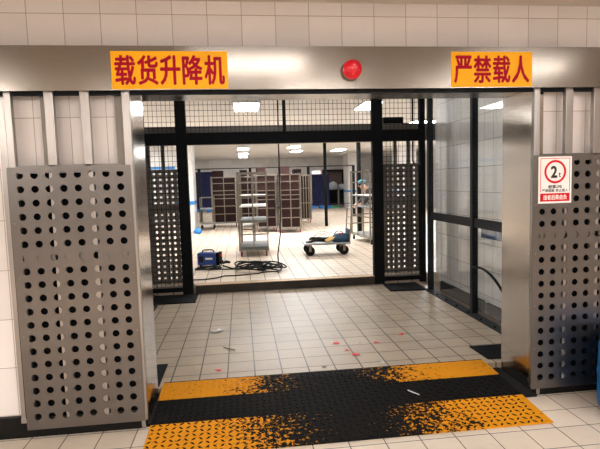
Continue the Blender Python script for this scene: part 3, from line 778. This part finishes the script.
# ------------------------------------------------------------------ welder and cables
t = thing('welding_machine', 'small blue welding machine with black front on the hall floor', 'welding machine', (-.60, 9.06, HZ+.03), math.radians(-14))
MB().box(-.20, .15, -.10, .10, .0, .22).build('case', navy2, t, bevel=.018)
o = MB().box(.15, .21, -.102, .102, -.003, .224).build('front_panel', blk, t, bevel=.010)
MB().lathe([(.002, 0), (.022, 0), (.020, .02), (.002, .022)], 14, (.21, -.02, .165), 'x').build('dial', sred, o)
for y in (-.05, .05): MB().lathe([(.002, 0), (.02, 0), (.018, .03), (.002, .032)], 12, (.21, y, .05), 'x').build('socket', blk, o)
MB().tube([(-.13, 0, .215), (-.12, 0, .255), (-.09, 0, .265), (.05, 0, .265), (.08, 0, .255), (.09, 0, .215)], .011).build('handle', blk, t, True)
MB().box(-.045, .085, -.104, -.099, .10, .135).build('name_strip', white, t)
MB().box(-.165, -.085, -.103, -.099, .05, .16).build('vent_panel', dark, t)
for x in (-.14, .1):
    f = MB().box(x-.02, x+.02, -.09, -.06, -.028, .0).box(x-.02, x+.02, .06, .09, -.028, .0); f.build('foot', rubber, t)
coil('power_cable', 'black cable coiled in front of the blue welding machine', 'cable', (-.60, 8.68), .20, .13, 3.6, .011, HZ, .12, rubber, tail=[(-.3, 8.5, HZ+.02), (-.1, 8.55, HZ+.012), (.05, 8.5, HZ+.012)])
t = thing('earth_clamp', 'black plug lying beside the welding machine', 'plug', (-.30, 9.02, HZ), .5)
MB().tube([(-.08, 0, .05), (.0, 0, .07), (.07, 0, .05)], [.014, .028, .022], 10).build('body', rubber, t, True); MB().tube([(-.08, 0, .05), (-.12, -.02, .02), (-.16, -.03, .012)], .008).build('lead', rubber, t, True)
cx, cy = .30, 8.40
coil('welding_cable', 'tangled dark cable on the floor between welder and hanging cable', 'cable', (.16, 8.42), .27, .26, 5.3, .012, HZ, .34, rubber, dz=.045,
     head=[(-.36, 8.86, HZ+.03), (-.22, 8.66, HZ+.012), (-.1, 8.5, HZ+.012)])
coil('hanging_cable', 'black cable hanging from the hall ceiling into a loop on the floor', 'cable', (.47, 8.28), .20, .26, 3.4, .012, HZ, .2, rubber, dz=.05,
     head=[(.69, 8.6, HC), (.685, 8.6, 2.4), (.68, 8.6, 1.2), (.66, 8.55, .75), (.60, 8.45, .42), (.60, 8.36, .25)])
coil('floor_cable', 'long black cable trailing along the rear threshold', 'cable', (.42, 8.02), .16, .10, .5, .010, HZ, .05, rubber, dz=.0,
     tail=[(.10, 7.98, HZ+.01), (-.12, 7.92, HZ+.01), (-.3, 7.95, HZ+.01), (-.42, 7.80, HZ+.01), (-.62, 7.72, HZ+.01), (-.8, 7.74, HZ+.01)])
pts = [(2.79, 7.81, 3.10), (2.79, 7.81, 2.25), (2.785, 7.80, 2.05), (2.785, 7.80, 1.95), (2.80, 7.79, 1.88), (2.86, 7.78, 1.80), (2.93, 7.78, 1.78)]
tag(MB().tube(pts, .016, 8).build('hanging_cable', rubber, None, True), 'short black cable dangling beside the rear right gate leaf', 'cable')
# lamp drop rod seen in the upper mesh
# ------------------------------------------------------------------ blue drum at right edge
t = thing('plastic_drum', 'blue plastic drum at the right edge beside the right gate', 'drum', (2.69, 2.973, 0))
prof = [(.02, 0), (.25, .0), (.272, .012), (.285, .04), (.288, .10), (.288, .24), (.294, .25), (.294, .27), (.288, .28), (.285, .46), (.27, .50)]
MB().lathe(prof, 40).build('barrel', blue, t, True)
MB().lathe([(.02, .50), (.275, .50), (.278, .505), (.278, .53), (.26, .535), (.02, .52)], 40).build('lid', blue, t, True)

# ------------------------------------------------------------------ litter on the lift floor
def scrap(name, lab, x, y, z, s_, mat, cat='litter'):
    f = MB(); n = 9
    ring = [(s_*random.uniform(.6, 1.1)*math.cos(2*PI*k/n), s_*random.uniform(.35, .75)*math.sin(2*PI*k/n), random.uniform(.002, .35*s_)) for k in range(n)]
    f.add(ring+[(0, 0, .3*s_), (0, 0, .0005)], [(k, (k+1) % n, n) for k in range(n)]+[((k+1) % n, k, n+1) for k in range(n)])
    return tag(f.build(name, mat, None, loc=(x, y, z)), lab, cat)
Z = .0605
pink = plain('red paper', (.75, .01, .04), .5); paper = plain('dirty white paper', (.62, .62, .6), .6)
scrap('bottle_cap', 'small round red scrap near the left end of the ramp', -.248, 4.19, Z, .042, pink)
scrap('paper_scrap', 'crumpled pale foil scrap in the middle left of the lift floor', -.30, 5.33, Z, .075, paper)
scrap('paper_scrap', 'red paper scrap nearest the mesh end among the lift floor litter', 1.577, 4.825, Z, .04, pink)
scrap('paper_scrap', 'red paper scrap left of the small green one', .881, 4.68, Z, .042, pink)
scrap('paper_scrap', 'red paper scrap right of the small green one', 1.268, 4.63, Z, .042, pink)
scrap('paper_scrap', 'smaller red scrap in the pair closest to the ramp', .938, 4.463, Z, .030, pink)
scrap('paper_scrap', 'larger red scrap in the pair closest to the ramp', .994, 4.342, Z, .042, pink)
scrap('paper_scrap', 'tiny green scrap on the lift floor', 1.106, 4.65, Z, .02, green)
scrap('paper_scrap', 'dirty white scrap at the rear edge of the ramp', 1.17, 4.10, Z, .03, paper)
scrap('dirt_clump', 'dark clump of dirt by the rear edge of the ramp', .653, 4.083, Z, .03, grime)
tag(MB().tube([(-.22, 4.80, Z+.004), (-.16, 4.73, Z+.006), (-.11, 4.69, Z+.004)], .005, 6).build('twig', grime), 'thin brown twig on the lift floor left of centre', 'twig')
tag(MB().tube([(1.20, 3.52, .0585), (1.26, 3.44, .0525)], .004, 6).build('zip_tie', paper), 'thin white strip lying on the black band of the ramp', 'litter')

scrap('plastic_scrap', 'bright red plastic scrap on the hall floor beside the rear right gate', 2.78, 7.78, HZ, .07, pink)
# ------------------------------------------------------------------ person behind the right trolley
def skinned(name, joints, edges, mat, parent, sub=2):
    me = bpy.data.meshes.new(name); me.from_pydata([j[:3] for j in joints], edges, []); me.update()
    o = bpy.data.objects.new(name, me); COL.objects.link(o); o.parent = parent
    sk = o.modifiers.new('skin', 'SKIN'); sk.use_smooth_shade = True
    for i, j in enumerate(joints):
        v = me.skin_vertices[0].data[i]; r = j[3]; v.radius = (r, j[4] if len(j) > 4 else r); v.use_root = (i == 0)
    ss = o.modifiers.new('sub', 'SUBSURF'); ss.levels = sub; ss.render_levels = sub
    me.materials.append(mat)
    return o
t = thing('person', 'person in black with a teal cap leaning over behind the right trolley', 'person', (3.62, 13.15, HZ), 0)
# x negative = forward (towards the trolley); leaning forward with hands low
J = [(0, 0, .86, .13), (-.05, 0, 1.0, .13), (-.16, 0, 1.15, .15, .17), (-.24, 0, 1.22, .12), (-.29, 0, 1.25, .06), (-.34, 0, 1.29, .085), (-.355, 0, 1.36, .095),   # 0..6 pelvis, spine, neck, head
     (0, -.10, .80, .09), (.02, -.11, .45, .062), (.04, -.11, .08, .045), (-.12, -.11, .03, .04),
     (0, .10, .80, .09), (.05, .11, .45, .062), (.08, .11, .08, .045), (-.08, .11, .03, .04),
     (-.20, -.19, 1.17, .065), (-.30, -.22, .93, .05), (-.50, -.18, .80, .036), (-.56, -.17, .77, .04),
     (-.20, .19, 1.17, .065), (-.30, .22, .93, .05), (-.50, .18, .80, .036), (-.56, .17, .77, .04)]
E_ = [(0,1),(1,2),(2,3),(3,4),(4,5),(5,6),(0,7),(7,8),(8,9),(9,10),(0,11),(11,12),(12,13),(13,14),(2,15),(15,16),(16,17),(17,18),(2,19),(19,20),(20,21),(21,22)]
fing = []
for b_, yy in ((18, -.17), (22, .17)):
    for k, (dy, L) in enumerate(((-.03, .06), (-.01, .075), (.01, .07), (.03, .055))):
        i = len(J); J.append((-.60, yy+dy, .755, .009)); J.append((-.60-L*.6, yy+dy, .735, .008)); E_ += [(b_, i), (i, i+1)]
    i = len(J); s_ = 1 if yy < 0 else -1
    J.append((-.57, yy+.045*s_, .75, .010)); E_.append((b_, i))
body = skinned('body', J, E_, skin, t)
J2 = [(0, 0, .88, .155), (-.05, 0, 1.0, .155), (-.16, 0, 1.15, .175, .20), (-.24, 0, 1.215, .13), (-.20, -.19, 1.17, .085), (-.30, -.22, .93, .07), (-.44, -.19, .83, .055), (-.20, .19, 1.17, .085), (-.30, .22, .93, .07), (-.44, .19, .83, .055)]
skinned('jacket', J2, [(0,1),(1,2),(2,3),(2,4),(4,5),(5,6),(2,7),(7,8),(8,9)], cloth, t)
J3 = [(0, 0, .86, .15), (0, -.10, .78, .11), (.02, -.11, .45, .085), (.04, -.11, .10, .07), (0, .10, .78, .11), (.05, .11, .45, .085), (.08, .11, .10, .07)]
skinned('trousers', J3, [(0,1),(1,2),(2,3),(0,4),(4,5),(5,6)], cloth, t)
f = MB(); prof = [(.108, 0), (.112, .02), (.108, .06), (.085, .10), (.04, .122), (.003, .126)]
f.lathe(prof, 18); f.build('cap', teal, t, True, loc=(-.355, 0, 1.37))
f = MB()
for s_ in (-1, 1):
    f.lathe([(.002, 0), (.009, .001), (.009, .006), (.002, .008)], 8, (-.455, s_*.034-.0, 1.345), 'x')
f.build('eyes', sblack, t)
f = MB().add([(-.44,-.016,1.335),(-.44,.016,1.335),(-.475,0,1.315),(-.435,0,1.30),(-.445,0,1.365)], [(0,2,4),(2,1,4),(0,3,2),(1,2,3)]); f.build('nose', skin, t)
for s_ in (-1, 1):
    MB().lathe([(.002, 0), (.03, .002), (.03, .014), (.002, .018)], 10, (-.01, 0, 0), 'x').build('ear', skin, t, True, loc=(-.335, s_*.098, 1.335)).rotation_euler = (0, 0, PI/2)
for s_, xo in ((-1, -.04), (1, 0)):
    MB().add([(-.15,-.05,0),(.08,-.05,0),(.08,.05,0),(-.15,.05,0),(-.13,-.04,.06),(.07,-.045,.10),(.07,.045,.10),(-.13,.04,.06)], [(0,3,2,1),(4,5,6,7),(0,1,5,4),(1,2,6,5),(2,3,7,6),(3,0,4,7)]).build('shoe', rubber, t, bevel=.02, loc=(.04+(.04 if s_ > 0 else 0), s_*.11, 0))
